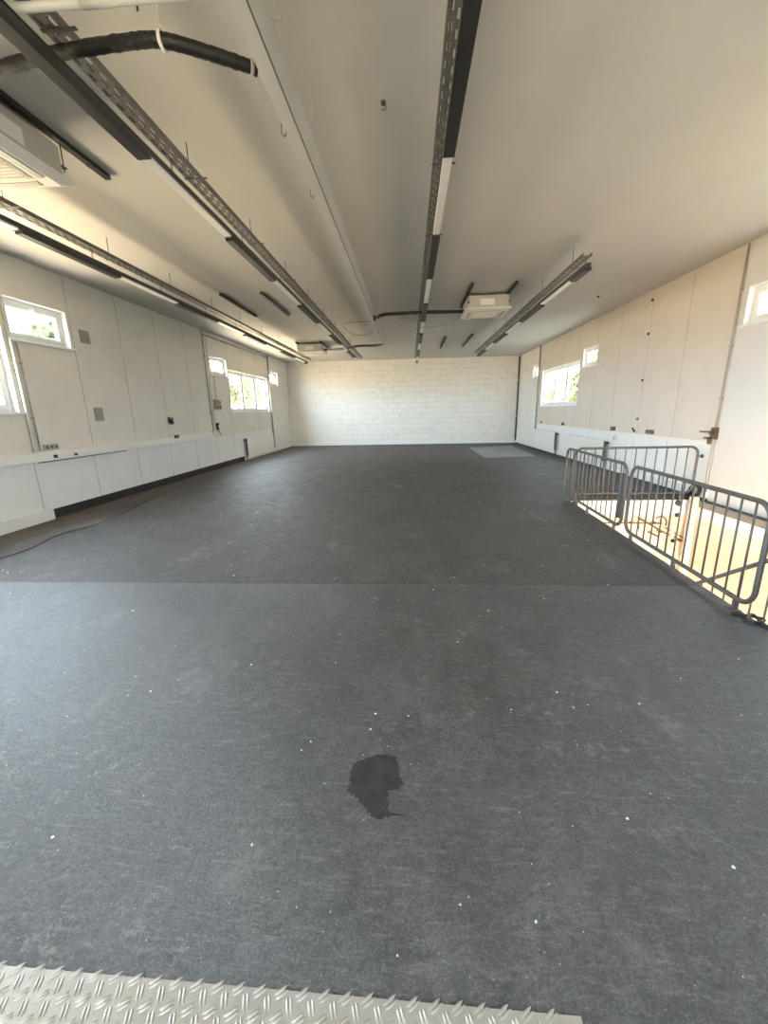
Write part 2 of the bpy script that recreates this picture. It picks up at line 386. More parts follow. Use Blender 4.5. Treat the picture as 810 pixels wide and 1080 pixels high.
struct(MB().box(-.4, OXR+.2, YN, OY1+.2, LZ-.1, LZ).build('floor_stairwell', LOWER_FLOOR))

# skirtings
struct(MB().box(XL, XR, YB-.03, YB, 0, .15).build('baseboard_back', SKIRT, bevel=.004))
m = MB().box(XL, XL+.06, YN, 6.06, 0, .175).box(XL, XL+.035, 14.05, YB, 0, .16)
struct(m.build('baseboard_left', SKIRT, bevel=.004))
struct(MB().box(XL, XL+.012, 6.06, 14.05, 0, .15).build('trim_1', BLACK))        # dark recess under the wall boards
struct(MB().box(XR-.035, XR, 7.1, YB, .03, .15).build('baseboard_right', SKIRT, bevel=.004))
struct(MB().box(XR-.02, XR, 7.1, YB-.04, 0, .035).build('trim_2', BLACK))

# windows
def window(idx, s, y0, y1, z0, z1, n):
    sg = -1 if s == 'L' else 1; X = XL if s == 'L' else XR
    root = bpy.data.objects.new(f'window_{idx}', None); C.objects.link(root); root.location = (X, y0, z0); struct(root)
    W, Hh = y1-y0, z1-z0
    def bx(mb, a0, a1, ya, yb, za, zb): mb.box(min(sg*a0, sg*a1), max(sg*a0, sg*a1), ya, yb, za, zb)
    fr = MB(); t = .055
    bx(fr, .10, .17, 0, t, 0, Hh); bx(fr, .10, .17, W-t, W, 0, Hh); bx(fr, .10, .17, t, W-t, 0, t); bx(fr, .10, .17, t, W-t, Hh-t, Hh)
    pw = (W-2*t)/n
    for k in range(1, n): bx(fr, .10, .17, t+pw*k-.035, t+pw*k+.035, t, Hh-t)
    fr.build('window_frame', UPVC, root, bevel=.004)
    for k in range(n):
        a = t+pw*k+(.035 if k else 0); b = t+pw*(k+1)-(.035 if k < n-1 else 0); q = .06
        sa = MB(); bx(sa, .085, .15, a, a+q, t, Hh-t); bx(sa, .085, .15, b-q, b, t, Hh-t); bx(sa, .085, .15, a+q, b-q, t, t+q); bx(sa, .085, .15, a+q, b-q, Hh-t-q, Hh-t)
        so = sa.build('window_sash', UPVC, root, bevel=.004)
        g = MB(); bx(g, .115, .121, a+q, b-q, t+q, Hh-t-q); g.build('window_pane', GLASS, so)
        hd = MB(); yc = a+.03 if n > 1 else (a+b)/2; zc = Hh/2 if n > 1 else Hh-t-.03
        bx(hd, .06, .085, yc-.012, yc+.012, zc-.03, zc+.03); bx(hd, .045, .06, yc-.01, yc+.01, zc-.12, zc+.012)
        hd.build('window_handle', UPVC, so)
    si = MB(); bx(si, -.035, .10, -.04, W+.07, -.03, 0); si.build('window_sill', UPVC, root, bevel=.004)
for i, args in enumerate(WINDOWS): window(i+1, *args)
# unseen glazing added behind the viewer to let in fill light
x0, x1, z0, z1 = FILL_WIN
root = bpy.data.objects.new('window_11', None); C.objects.link(root); struct(root); root.location = (x0, YN, z0)
m = MB()
for k in range(5):
    xx = (x1-x0)*k/4; m.box(max(xx-.04, 0), min(xx+.04, x1-x0), -.18, -.10, 0, z1-z0)
m.box(0, x1-x0, -.18, -.10, 0, .07).box(0, x1-x0, -.18, -.10, z1-z0-.07, z1-z0); m.build('window_frame', UPVC, root)
MB().box(0.04, x1-x0-.04, -.145, -.139, .07, z1-z0-.07).build('window_pane', GLASS, root)

XLF, XRF, HF = XL+.0015, XR-.0015, H-.0015      # faces that fittings sit against
# ------------------------------------------------------------------ ceiling services: light runs and cable trays
TRAY_Z, TRK_Z = 3.645, 3.47
RUNS = [  # x, y start, y end (track), tray end, first module end, length, first module dark?, names
    (-3.96, 1.0, 16.4, 17.1, 1.55, False, 'beside the boarded wall with the long cable trunking'),
    (-1.94, -1.6, 15.8, 17.0, -.95, False, 'second from the trunking wall, crossing under the black hose'),
    (0.30, -1.6, 17.2, 17.4, -.75, False, 'right of the white duct, with the longest black cover'),
    (2.47, 6.40, 15.7, 16.4, 6.95, True, 'shortest run, ending above the barriers'),
]
def track(x, y0, y1, first, dark, lab):
    t = thing('light_track', (x, y0, TRK_Z), 'suspended dark light track ' + lab, 'light track', 'light tracks under the ceiling')
    L = y1-y0
    MB().box(-.032, .032, 0, L, 0, .045).box(-.038, .038, 0, L, .040, .048).build('rail', RAILD, t)
    a, d = y0, dark; b = first
    while a < y1-.05:
        b = min(b, y1)
        if d: MB().box(-.045, .045, a-y0+.005, b-y0-.005, -.046, -.001).build('blank_cover', BLACKM, t, bevel=.004)
        else:
            md = MB().box(-.036, .036, a-y0+.005, b-y0-.005, -.022, -.001).build('diffuser', DIFF, t, bevel=.004)
            for q in (a-y0+.004, b-y0-.03): MB().box(-.040, .040, q, q+.026, -.025, -.001).build('end_cap', RAILD, md)
        a, b, d = b, b+1.455, not d
    y = max(y0+.12, .9)
    while y < y1:
        ch = MB(); k = 0; z = TRAY_Z-TRK_Z-.009
        n = 6
        for k in range(n):
            za, zb = .048+(z-.048)*k/n-.004, .048+(z-.048)*(k+1)/n+.004
            w_ = .007; zz = [(0,za),(w_,za+.008),(w_,zb-.008),(0,zb),(-w_,zb-.008),(-w_,za+.008)]
            ch.tube([((u if k % 2 else 0), y-y0+(0 if k % 2 else u), q) for u, q in zz], .0022, 5, True)
        ch.build('hanger_chain', GALV, t, True)
        y += 1.455
    return t
def tray(x, y0, y1, lab):
    t = thing('cable_tray', (x, y0, TRAY_Z), 'perforated zinc cable tray ' + lab, 'cable tray', 'cable trays under the ceiling')
    L = y1-y0; m = MB(); hw = .058
    # bottom strips with rows of slots between them
    rows = [(-hw, -.046), (-.026, -.010), (.010, .026), (.046, hw)]
    for a, b in rows: m.box(a, b, 0, L, 0, .003)
    n = int(L/.125)
    for k in range(n+1):
        yy = L*k/n
        for i in range(3):
            off = .05 if i % 2 else 0
            ya = min(max(yy-.03+off, 0), L-.04)
            m.box(rows[i][1], rows[i+1][0], ya, ya+.06 if ya+.06 < L else L, 0, .003)
    m.build('tray_bottom', TRAYM, t)
    m = MB().box(-hw-.003, -hw, 0, L, 0, .045).box(hw, hw+.003, 0, L, 0, .045)
    m.build('tray_flange', TRAYM, t)
    y = max(y0+.5, 1.2)
    while y < y1:
        h = MB(); yy = y-y0
        h.box(-hw-.01, hw+.075, yy-.012, yy+.012, -.005, -.001)
        h.tube([(-.02, yy, .003), (-.02, yy, HF-TRAY_Z)], .004, 8)
        h.build('tray_hanger', GALV, t)
        y += 1.46*1.0
    # cables lying in the tray
    cb = MB()
    for k in range(3):
        xx = -.035+.035*k; pts = []
        for i in range(int(L/.6)+1):
            pts.append((xx+rnd.uniform(-.012, .012), min(i*.6+.02, L-.01), .012+rnd.uniform(0, .006)))
        cb.tube(pts, .006, 6)
    cb.build('cables', DARKG, t, True)
    return t
for x, y0, y1, ty, first, dark, lab in RUNS:
    track(x, y0, y1, first, dark, lab)
TR_LAB = ['above the light track beside the long cable trunking', 'above the light track that passes under the black hose', 'above the light track with the longest black cover', 'above the shortest light track over the barriers']
for (x, y0, y1, ty, first, dark, lab), tl, off in zip(RUNS, TR_LAB, (-.03, .02, -.03, .03)):
    tray(x+off, y0 if x < 2 else 6.55, ty, tl)

# white box duct running to the far end
t = thing('cable_duct', (-.815, -1.8, 3.52), 'long white box duct hung lengthwise between the two middle light runs', 'cable duct')
L = 12.75+1.8
MB().box(-.047, .047, 0, L, 0, .245).build('duct_body', BEAM, t, bevel=.003)
MB().box(.044, .049, 0, L, -.004, .010).build('lid_seam', DARKG, t)
for yy in (2.86, 3.72, 4.6, 6.1, 7.6, 9.1, 10.6, 12.1):
    y = yy+1.8
    MB().box(.048, .10, y-.010, y+.010, .236, .246).tube([(.085, y, .24), (.085, y, HF-.002-3.52)], .004, 8).build('support_arm', BEAM, t)
for yy in (3.38, 4.25):
    y = yy+1.8
    MB().tube([(-.05, y, .06), (-.075, y, .05), (-.08, y+.015, .0), (-.06, y+.03, -.01), (-.05, y+.03, .03)], .004, 6).build('hook', GALV, t, True)

# white conduit crossing near the viewer
t = thing('conduit', (0, 2.48, 3.60), 'white conduit pipe crossing overhead from the trunking wall to the white duct', 'pipe')
MB().tube([(XLF+.01, -.03, 0), (-3, -.02, 0), (-.866, .01, 0)], .020, 12).build('pipe', CONDW, t, True)
MB().tube([(-1.62, -.008, 0), (-1.47, -.006, 0)], .028, 12).build('coupler', CONDW, t, True)
for x in (-4.8, -1.36):
    MB().box(x-.015, x+.015, -.03, .02, .018, .03).tube([(x, -.005, .02), (x, -.005, HF-.002-3.60)], .004, 6).build('pipe_clip', CONDW, t)
t = thing('threaded_rod', (-1.38, 2.56, HF-.0015), 'short dark threaded rod hanging from ceiling by the white conduit', 'rod')
MB().tube([(0,0,0), (0,0,-.30)], .006, 6).build('rod', STRUT, t); MB().box(-.014,.014,-.014,.014,-.20,-.165).build('nut', STRUT, t)

# wrapped black hoses from the air conditioners to the duct
def spline(pts, n=10):
    out = []; P_ = [Vector(p) for p in pts]
    for i in range(len(P_)-1):
        p0, p1, p2, p3 = P_[max(i-1, 0)], P_[i], P_[i+1], P_[min(i+2, len(P_)-1)]
        for k in range(n):
            u = k/n
            out.append(.5*((2*p1)+(-p0+p2)*u+(2*p0-5*p1+4*p2-p3)*u*u+(-p0+3*p1-3*p2+p3)*u**3))
    out.append(P_[-1]); return out
def hose(pts, r, label, clips=(), ribs=True):
    t = thing('insulated_hose', pts[0], label, 'hose', 'insulated hoses to the air conditioners')
    o = Vector(pts[0]); path = [p-o for p in spline(pts, 14)]
    rr = [r*(1+(.05*math.sin(i*2.4)+rnd.uniform(-.04, .04) if ribs else 0)) for i in range(len(path))]
    MB().tube(path, rr, 14).build('sleeve', HOSE, t, True)
    for p, up in clips:
        p = Vector(p)-o; c = MB()
        c.tube([(p.x, p.y+math.cos(a)*r*1.15, p.z+math.sin(a)*r*1.15) for a in [2*PI*k/16 for k in range(16)]], .010, 6, True)
        c.tube([(p.x, p.y, p.z+r), (p.x, p.y, up-o.z)], .006, 6)
        c.build('hose_clip', CONDW, t, True)
    e_ = path[-1]; q = path[-4]
    MB().tube([q, q+(e_-q)*.5], r*1.10, 12).build('tape_band', SOCKET, t, True)
    return t
hose([(-3.05, 2.86, 3.56), (-2.36, 2.77, 3.575), (-1.97, 2.72, 3.585), (-1.53, 2.66, 3.565), (-1.32, 2.66, 3.56), (-1.11, 2.75, 3.555), (-.885, 2.89, 3.56)], .034,
     'thick black wrapped hose overhead with white strap, nearest of the three hoses', [((-1.32, 2.66, 3.56), HF)])
hose([(1.17, 9.70, 3.66), (.76, 9.45, 3.61), (.30, 9.35, 3.60), (-.3, 9.40, 3.60), (-.55, 9.46, 3.60), (-.70, 9.55, 3.57)], .034,
     'black hose from the white ceiling cassette above the far barriers to the duct')
hose([(-2.91, 14.75, 3.68), (-2.2, 14.1, 3.60), (-1.6, 13.6, 3.60), (-1.1, 13.4, 3.57), (-.83, 13.15, 3.57), (-.82, 12.90, 3.60)], .034,
     'black hose near the block wall, from the farthest ceiling cassette to the duct end')
t = thing('cable_gland', (-.732, 9.55, 3.56), 'round black cap on the white duct where a hose enters', 'cap')
MB().tube([(-.033, 0, 0), (.0, 0, 0), (.010, 0, 0)], [.055, .055, .035], 16).build('cap', BLACK, t, True)
def wire(pts, r, label, m):
    o = MB().tube(spline(pts, 8), r, 6).build('thin_cable', m, None, True); tag(o, label, 'cable', 'thin loose cables overhead'); return o
wire([(-.755, 9.3, 3.60), (-.4, 9.6, 3.50), (.2, 9.8, 3.38), (.9, 9.85, 3.45), (1.14, 9.9, 3.60)], .005, 'thin grey cable sagging beside the black hose below the cassette', CONDG)
wire([(-.871, 10.6, 3.70), (-1.3, 10.5, 3.68), (-1.62, 10.7, 3.66), (-1.5, 11.6, 3.60), (-1.1, 11.6, 3.58), (-.872, 11.0, 3.62)], .006, 'thin brown cable looping out of the white duct', BROWNP)

# air conditioning cassettes
def cassette(x, y, z, label):
    t = thing('air_conditioner', (x, y, z), label, 'air conditioner', 'ceiling air conditioners')
    m = MB(); h = .475
    # panel: sloped rim, outlets, central intake
    a, b = h, .40
    m.add([(-a,-a,.03),(a,-a,.03),(a,a,.03),(-a,a,.03),(-b,-b,0),(b,-b,0),(b,b,0),(-b,b,0),(-a,-a,.05),(a,-a,.05),(a,a,.05),(-a,a,.05)],
          [(0,1,5,4),(1,2,6,5),(2,3,7,6),(3,0,4,7),(4,5,6,7),(0,8,9,1),(1,9,10,2),(2,10,11,3),(3,11,8,0),(8,11,10,9)])
    m.build('panel', ACW, t, bevel=.004)
    for k in range(4):
        c, s = [(1,0),(0,1),(-1,0),(0,-1)][k]
        q = MB(); r0, r1, l = .315, .375, .26
        p = [(r0,-l),(r1,-l),(r1,l),(r0,l)]
        vs = [(u*c-v*s, u*s+v*c, -.008) for u, v in p]+[(u*c-v*s, u*s+v*c, .002) for u, v in p]
        q.add(vs, [(0,1,2,3),(4,5,6,7),(0,1,5,4),(1,2,6,5),(2,3,7,6),(3,0,4,7)]); q.build('air_flap', ACB, t, bevel=.002)
    g = MB().box(-.27, .27, -.27, .27, -.006, .001)
    for k in range(12): g.box(-.25, .25, -.245+k*.043, -.225+k*.043, -.012, -.006)
    g.build('intake_grille', ACG, t)
    MB().box(-.42, .42, -.42, .42, .05, .29).build('housing', ACB, t, bevel=.006)
    MB().box(.421, .426, -.16, .06, .10, .22).build('service_cover', ACW, t); MB().box(-.16, .12, -.426, -.421, .10, .22).build('service_cover', ACW, t)
    for sx_ in (-1, 1):
        for sy_ in (-1, 1):
            r = MB().tube([(sx_*.41, sy_*.455, .02+.10), (sx_*.41, sy_*.455, HF-z-.05)], .005, 6).box(sx_*.41-.02, sx_*.41+.02, sy_*.44-.03, sy_*.44+.03, .15, .158)
            r.build('hanger_rod', STRUT, t)
    return t
cassette(-3.37, 3.48, 3.53, 'white ceiling cassette nearest the viewer, hung beside the second light track')
cassette(1.63, 9.66, 3.57, 'white ceiling cassette between two light runs above the far end of barriers')
cassette(-3.38, 15.0, 3.57, 'white ceiling cassette closest to the block wall')
def rail(x, y0, y1, label):
    t = MB().box(-.022, .022, 0, y1-y0, -.045, -.003).box(-.03, -.02, 0, y1-y0, -.045, -.038).box(.02, .03, 0, y1-y0, -.045, -.038)
    for k in range(max(2, int((y1-y0)/.25))):
        t.box(-.028, .028, .06+k*.25, .11+k*.25, -.05, -.045)
    for q in (.04, y1-y0-.04): t.tube([(0, q, -.05), (0, q, 0)], .012, 8)
    o = t.build('mounting_rail', STRUT); o.location = (x, y0, HF)
    return tag(o, label, 'mounting rail', 'ceiling mounting rails')
for x, y0, y1, lb in [(-2.96, 2.2, 4.52, 'dark ceiling rail holding the nearest cassette, on its duct side'), (-3.78, 2.3, 4.5, 'dark ceiling rail over the nearest cassette, on its trunking wall side'),
    (-3.70, 8.56, 10.49, 'empty dark ceiling rail next to the light track along the trunking wall'), (-2.90, 8.6, 10.5, 'empty dark ceiling rail next to the light track under the hose'),
    (1.20, 8.55, 10.35, 'dark rail over the cassette above the barriers, end where the hose enters'), (2.02, 8.55, 10.35, 'dark rail over the cassette above the barriers, side toward the shortest track'),
    (1.19, 14.3, 16.7, 'empty dark rail near the block wall, beside the longest covered track'), (2.0, 14.0, 16.5, 'empty dark rail near the block wall, beside the shortest track'),
    (-3.80, 14.45, 16.2, 'dark rail over the cassette closest to the block wall, trunking wall side'), (-2.97, 14.4, 16.0, 'dark rail over the cassette closest to the block wall, duct side')]:
    rail(x, y0, y1, lb)
o = MB().tube([(0,0,0),(0,0,-.02)], .02, 10).tube([(0,0,-.02),(.015,0,-.03),(.02,0,-.05),(.0,0,-.06),(-.01,0,-.045)], .004, 6).build('ceiling_hook', GALV); o.location = (-.19, 3.8, HF)
tag(o, 'small metal hook in bare ceiling between white duct and black covered track', 'hook')

# ------------------------------------------------------------------ left wall fittings
def lx(d): return XLF+d
t = thing('cable_trunking', (XLF, 6, 1.0), 'long white cable trunking along boarded wall under the high window', 'cable trunking')
MB().box(0, .07, YN-6, 11.80-6, -.07, .09).build('channel', CONDW, t, bevel=.006)
MB().box(.07, .073, YN-6, 11.79-6, -.045, .065).build('cover', WHITE, t)
MB().box(.02, .066, 6.02-6, 8.0-6, -.085, -.0701).build('underside_shade', DARKG, t)  # dark strip painting in the shade below the trunking
def plate(y0, y1, z0, z1, label, m=PLATEG, x=XLF, sg=1):
    o = MB().box(0, .012, 0, y1-y0, 0, z1-z0).box(.012, .016, .02, y1-y0-.02, .02, z1-z0-.02).build('cover_plate', m, None, bevel=.003)
    o.location = (x, y0, z0); return tag(o, label, 'cover plate', 'grey wall plates')
plate(7.39, 7.61, 2.89, 3.11, 'upper grey metal cover plate on the boarded wall beside high window')
plate(7.40, 7.61, 1.53, 1.77, 'lower grey metal cover plate on the boarded wall above trunking')
def socket(X, sg, y, z, n, m, label, name='wall_socket', d=0.0, w=.085):
    t = thing(name, (X+sg*d, y, z), label, 'socket', 'wall sockets')
    for k in range(n):
        yy = (k-(n-1)/2)*w; f = MB().box(min(0, sg*.04), max(0, sg*.04), yy-w*.46, yy+w*.46, -w*.5, w*.5).build('socket_face', m, t, bevel=.004)
        MB().tube([(sg*.041, yy, 0), (sg*.043, yy, 0)], w*.3, 14).build('socket_insert', DARKG, f)
    return t
socket(XLF, 1, 6.30, 1.145, 3, SOCKET, 'grey triple socket block on top of the trunking below high window', w=.09)
socket(XLF, 1, 6.28, .995, 1, BLACK, 'small black socket in the trunking face under the triple socket', d=.07, w=.05)
socket(XLF, 1, 6.69, .985, 1, DARKG, 'tiny dark fitting on trunking just past the triple socket', d=.07, w=.04)
socket(XLF, 1, 9.84, 1.09, 2, DARKG, 'dark double socket on the trunking halfway along boarded wall', d=.07, w=.08)
socket(XLF, 1, 11.85, 1.06, 1, DARKG, 'dark socket at the far end of the trunking', d=.0, w=.09)
socket(XLF, 1, 11.90, 1.66, 1, SOCKET, 'small grey switch beside conduit under the switch box', 'light_switch', w=.06)
t = thing('wall_hook', (XLF, 9.76, 1.49), 'black wall bracket above the double socket on boarded wall', 'bracket')
MB().box(0, .02, -.05, .05, -.07, .07).build('back_plate', BLACK, t, bevel=.004); MB().box(.02, .09, -.03, .05, -.10, .0).tube([(.06, 0, 0), (.10, 0, .05)], .02, 8).build('hook_arm', BLACK, t, bevel=.004)
t = thing('switch_box', (XLF, 12.32, 1.88), 'grey switch box on wall left of the three-pane far window', 'switch box')
MB().box(0, .09, -.19, .19, -.15, .15).build('box', SOCKET, t, bevel=.006)
for k, yy in enumerate((-.09, .09)):
    MB().box(.09, .10, yy-.07, yy+.07, .01, .13).build('cover', PLATEG, t); MB().box(.09, .11, yy-.04, yy+.04, -.11, -.03).build('button', DARKG, t, bevel=.003)
t = thing('handset', (XLF, 12.2, 1.25), 'black handset on curled cord below the grey switch box', 'handset')
MB().box(0, .05, -.04, .04, -.10, .10).box(.05, .08, -.035, .035, .03, .10).box(.05, .075, -.035, .035, -.10, -.05).build('receiver', BLACK, t, bevel=.01)
MB().tube(spline([(.03, .0, -.10), (.05, .08, -.2), (.05, .18, -.28), (.03, .10, -.16), (.02, .05, -.1)], 8), .006, 6).build('cord', BLACK, t, True)
def conduit(X, sg, y, z0, z1, r, label, m=CONDG, clips=True, dy=0):
    t = thing('wall_conduit', (X+sg*(r+.008), y, z0), label, 'pipe', 'conduits on the walls')
    MB().tube([(0, 0, 0), (0, dy, z1-z0)], r, 10).build('pipe', m, t, True)
    for k in range(1, int((z1-z0)/.8)+1):
        z = k*.8-.3; q = MB().box(-sg*r-sg*.008 if sg > 0 else -r, r if sg > 0 else r+.008, -r-.012+dy*z/(z1-z0), r+.012+dy*z/(z1-z0), z-.012, z+.012); q.build('pipe_clip', m, t)
    return t
conduit(XLF, 1, 6.00, 1.10, 2.70, .018, 'cream conduit dropping from corner of the high window to trunking', CONDW)
conduit(XLF, 1, 6.10, 1.10, 2.70, .010, 'thin grey conduit dropping beside the cream one to the trunking', CONDG)
conduit(XLF, 1, 11.92, 1.12, HF-.02, .014, 'grey conduit from ceiling down to the end of trunking', CONDG)
conduit(XLF, 1, 12.08, 1.12, HF-.02, .020, 'cream conduit from ceiling next to the far high window', CONDW)
conduit(XLF, 1, 12.36, 2.04, 2.74, .009, 'short thin conduit between far high window and the switch box', CONDG)
conduit(XLF, 1, 17.26, 0.16, HF-.02, .035, 'grey pipe from ceiling to skirting between boards and blocks, window side with radiator alone', CONDG)
t = thing('ceiling_conduit', (XLF+.03, 12, HF-.12), 'thin grey conduit along the top of boarded wall above far windows', 'pipe')
MB().tube([(0, 0, 0), (0, 5.2, 0)], .016, 8).build('pipe', CONDG, t, True)
for k in range(6): MB().box(-.03, .018, k*.95+.2, k*.95+.23, -.02, .02).build('pipe_clip', CONDG, t)

def radiator(X, sg, y0, y1, z0, z1, label, near_pipe=True):
    t = thing('radiator', (X, y0, z0), label, 'radiator', 'flat white radiators')
    L, h = y1-y0, z1-z0
    def bx(m, a, b, *q): return m.box(min(sg*a, sg*b), max(sg*a, sg*b), *q)
    m = MB(); bx(m, .115, .135, 0, L, 0, h); bx(m, .055, .065, 0, L, 0, h); m.build('panel', RADM, t, bevel=.006)
    m = MB()
    n = int(L/.06)
    for k in range(n): bx(m, .066, .114, k*L/n+.012, k*L/n+.048, .03, h-.03)
    m.build('fins', DARKG, t)
    m = MB(); bx(m, .05, .06, 0, L, h-.005, h+.003); bx(m, .128, .138, 0, L, h-.005, h+.003)
    for k in range(int(L/.04)): bx(m, .06, .128, k*.04, k*.04+.012, h-.004, h+.002)
    m.build('top_grille', RADM, t)
    for yy in (.2, L-.2):
        m = MB(); bx(m, 0, .056, yy-.02, yy+.02, .08, h-.06); m.build('wall_bracket', RADM, t)
    y = -.05; m = MB()
    m.tube([(sg*.09, 0, h-.06), (sg*.09, y, h-.06), (sg*.09, y, -z0+.0)], .016, 8); m.build('pipe', DARKG, t, True)
    m = MB().tube([(sg*.09, y-.02, h-.06), (sg*.09, y-.10, h-.06)], .026, 12); m.build('thermostat_valve', BLACK, t, True)
    return t
radiator(XLF, 1, 14.15, 16.95, .12, .77, 'flat white radiator under the far three-pane window by the switch box wall')
radiator(XRF, -1, 14.40, 16.80, .14, .78, 'flat white radiator under three-pane window on barrier side wall')
radiator(XRF, -1, 10.80, 13.40, .20, .76, 'flat white radiator behind the barriers, nearer one on that wall')

# ------------------------------------------------------------------ right wall fittings
t = thing('cable_trunking', (XRF, 7.25, .95), 'slim cream cable trunking along the wall above the radiators behind the barriers', 'cable trunking')
MB().box(-.03, 0, 0, 16.8-7.25, -.035, .045).build('channel', CONDW, t, bevel=.004)
socket(XRF, -1, 10.63, 1.055, 2, DARKG, 'dark double socket above radiator behind barriers', w=.10)
socket(XRF, -1, 9.03, 1.055, 3, DARKG, 'dark triple socket above slim trunking, nearest to the pipe valve', w=.085)
socket(XRF, -1, 14.05, 1.06, 2, DARKG, 'dark double socket between the two radiators under far window', w=.09)
socket(XRF, -1, 16.30, 1.05, 1, DARKG, 'small dark socket under far window near the block wall', w=.07)
t = thing('thermostat', (XRF, 10.47, .83), 'small round cream knob below slim trunking behind barriers', 'thermostat')
MB().tube([(0, 0, 0), (-.04, 0, 0)], .06, 16).build('dial', CONDW, t, True); MB().tube([(-.04, 0, 0), (-.055, 0, 0)], .03, 12).build('knob', SOCKET, t, True)
t = thing('cable_clip', (XRF, 9.66, 1.05), 'slanted black clip stub above slim trunking between two sockets', 'clip')
MB().tube([(-.02, .07, .06), (-.035, -.05, -.02)], .014, 8).build('stub', BLACK, t, True); MB().box(-.02, 0, -.02, .02, -.02, .02).build('base', BLACK, t)
for z, lb in [(3.72, 'topmost small bolt, under the ceiling on the barrier side wall joint'), (3.07, 'second small bolt from the ceiling on barrier side wall joint'), (2.13, 'third small bolt from the ceiling on barrier side wall joint'), (1.31, 'lowest small bolt on barrier side wall joint, above sockets')]:
    o = MB().tube([(0, 0, 0), (-.02, 0, 0)], .024, 8).tube([(-.02, 0, 0), (-.035, 0, 0)], .012, 6).build('wall_bolt', STRUT); o.location = (XRF, 9.58, z); tag(o, lb, 'bolt', 'bolts on the wall joint')
for y, lb in [(9.92, 'small bolt in ceiling out from the wall joint bolts')]:
    o = MB().tube([(0, 0, 0), (0, 0, -.03)], .024, 8).build('ceiling_bolt', STRUT); o.location = (4.09, y, HF); tag(o, lb, 'bolt')
conduit(XRF, -1, 7.16, 1.18, HF-.02, .014, 'thin grey pipe from ceiling past high window down to the brown valve', CONDG, dy=-.04)
conduit(XRF, -1, 16.95, .16, HF-.02, .03, 'grey pipe from ceiling to skirting beside the far window on barrier side wall', CONDG)
t = thing('corner_pipe', (XRF-.045, YB-.05, .1), 'dark pipe in the corner of block wall and barrier side wall', 'pipe')
MB().tube([(0, 0, 0), (0, 0, HF-.14)], .035, 10).build('pipe', DARKG, t, True)
for z in (1.1, 2.75): MB().box(-.09, .045, -.03, .05, z, z+.05).build('pipe_clip', CONDW, t)
t = thing('pipe_valve', (XRF, 7.16, 1.12), 'brown lever valve with thick pale pipe dropping to the stairwell edge', 'valve')
MB().box(-.05, 0, -.06, .06, -.09, .10).tube([(-.05, 0, .02), (-.10, 0, .02)], .035, 10).build('valve_body', BROWNP, t, bevel=.006)
MB().box(-.11, -.09, -.02, .24, .015, .04).build('lever', BROWNP, t, bevel=.004)
MB().box(-.09, -.05, .0, .15, -.09, -.06).box(-.09, -.05, .0, .05, -.17, -.05).build('drain_cock', BROWNP, t, bevel=.004)
MB().tube(spline([(-.03, -.02, -.08), (-.03, -.02, -.5), (-.03, -.02, -.8), (-.03, -.03, -1.118)], 8), .022, 10).build('drop_pipe', CONDG, t, True)

# ------------------------------------------------------------------ stairwell barriers (galvanised tube frames)
def barrier_root(p0, p1, label): 
    d = Vector(p1)-Vector(p0); t = thing('barrier', p0, label, 'barrier', 'galvanised barriers around the stairwell')
    t.rotation_euler.z = math.atan2(d.y, d.x); return t, d.length
def barrier(p0, p1, label, nb, feet, z0=.095, z1=.895, R=.020, extra=None):
    t, L = barrier_root(p0, p1, label); c = .13
    P_ = lambda u, z: Vector((u, 0, z))
    loop = arc((L-c, z1-c), c, 0, PI/2, 6, P_)+arc((c, z1-c), c, PI/2, PI, 6, P_)+arc((c, z0+c), c, PI, 1.5*PI, 6, P_)+arc((L-c, z0+c), c, 1.5*PI, 2*PI, 6, P_)
    MB().tube(loop, R, 12, True).build('frame', GALV, t, True)
    for k in range(nb):
        u = L*(k+1)/(nb+1); e_ = 0
        if u < c: e_ = c-math.sqrt(max(c*c-(c-u)**2, 0))
        if L-u < c: e_ = c-math.sqrt(max(c*c-(c-(L-u))**2, 0))
        MB().tube([P_(u, z0+e_), P_(u, z1-e_)], .0085, 8).build('bar', GALV, t, True)
    for u in feet:
        e_ = 0 if c < u < L-c else .035
        MB().box(u-.018, u+.018, -.016, .016, .0, z0+e_).box(u-.05, u+.05, -.03, .03, 0, .006).build('foot', GALV, t, bevel=.003)
    return t
XE = ox(5)
b1 = barrier((ox(7.37)-.03, 7.40, 0), (ox(5.17)-.03, 5.17, 0), 'galvanised barrier along the stairwell edge, farther section beside the open floor', 13, (.16, 1.12, 2.05))
b2 = barrier((ox(5.05)-.03, 5.05, 0), (ox(2.98)-.03, 2.97, 0), 'galvanised barrier along the stairwell edge, nearest large section in view', 13, (.17, 1.06, 1.92))
b3 = barrier((2.88, 7.31, 0), (4.93, 7.31, 0), 'galvanised barrier across the far end of stairwell in front of the radiator', 11, ())
t = b3
MB().tube([(2.05, 0, .735), (2.19-.065, 0, .735)], .012, 8).tube([(2.118, 0, .735), (2.13, 0, .735)], .035, 12).build('wall_anchor', STRUT, t, True)
for u in (.03, 1.80):
    MB().box(u-.012, u+.012, -.10, -.076, -.11, .10).box(u-.012, u+.012, -.10, .0, .085, .105).build('anchor_strap', GALV, t)
    MB().tube([(u, -.13, -.07), (u, -.07, -.07)], .048, 16).build('anchor_disc', STRUT, t, True)
MB().box(-.01+2.16, .03+2.16, -.03, .03, .2, .78).build('coupling', GALV, b1, bevel=.004)
b4 = barrier((2.64, 2.90, 0), (4.86, 2.90, 0), 'galvanised barrier across the near end of stairwell, beside the black cable', 12, (.2, 1.1, 2.0))

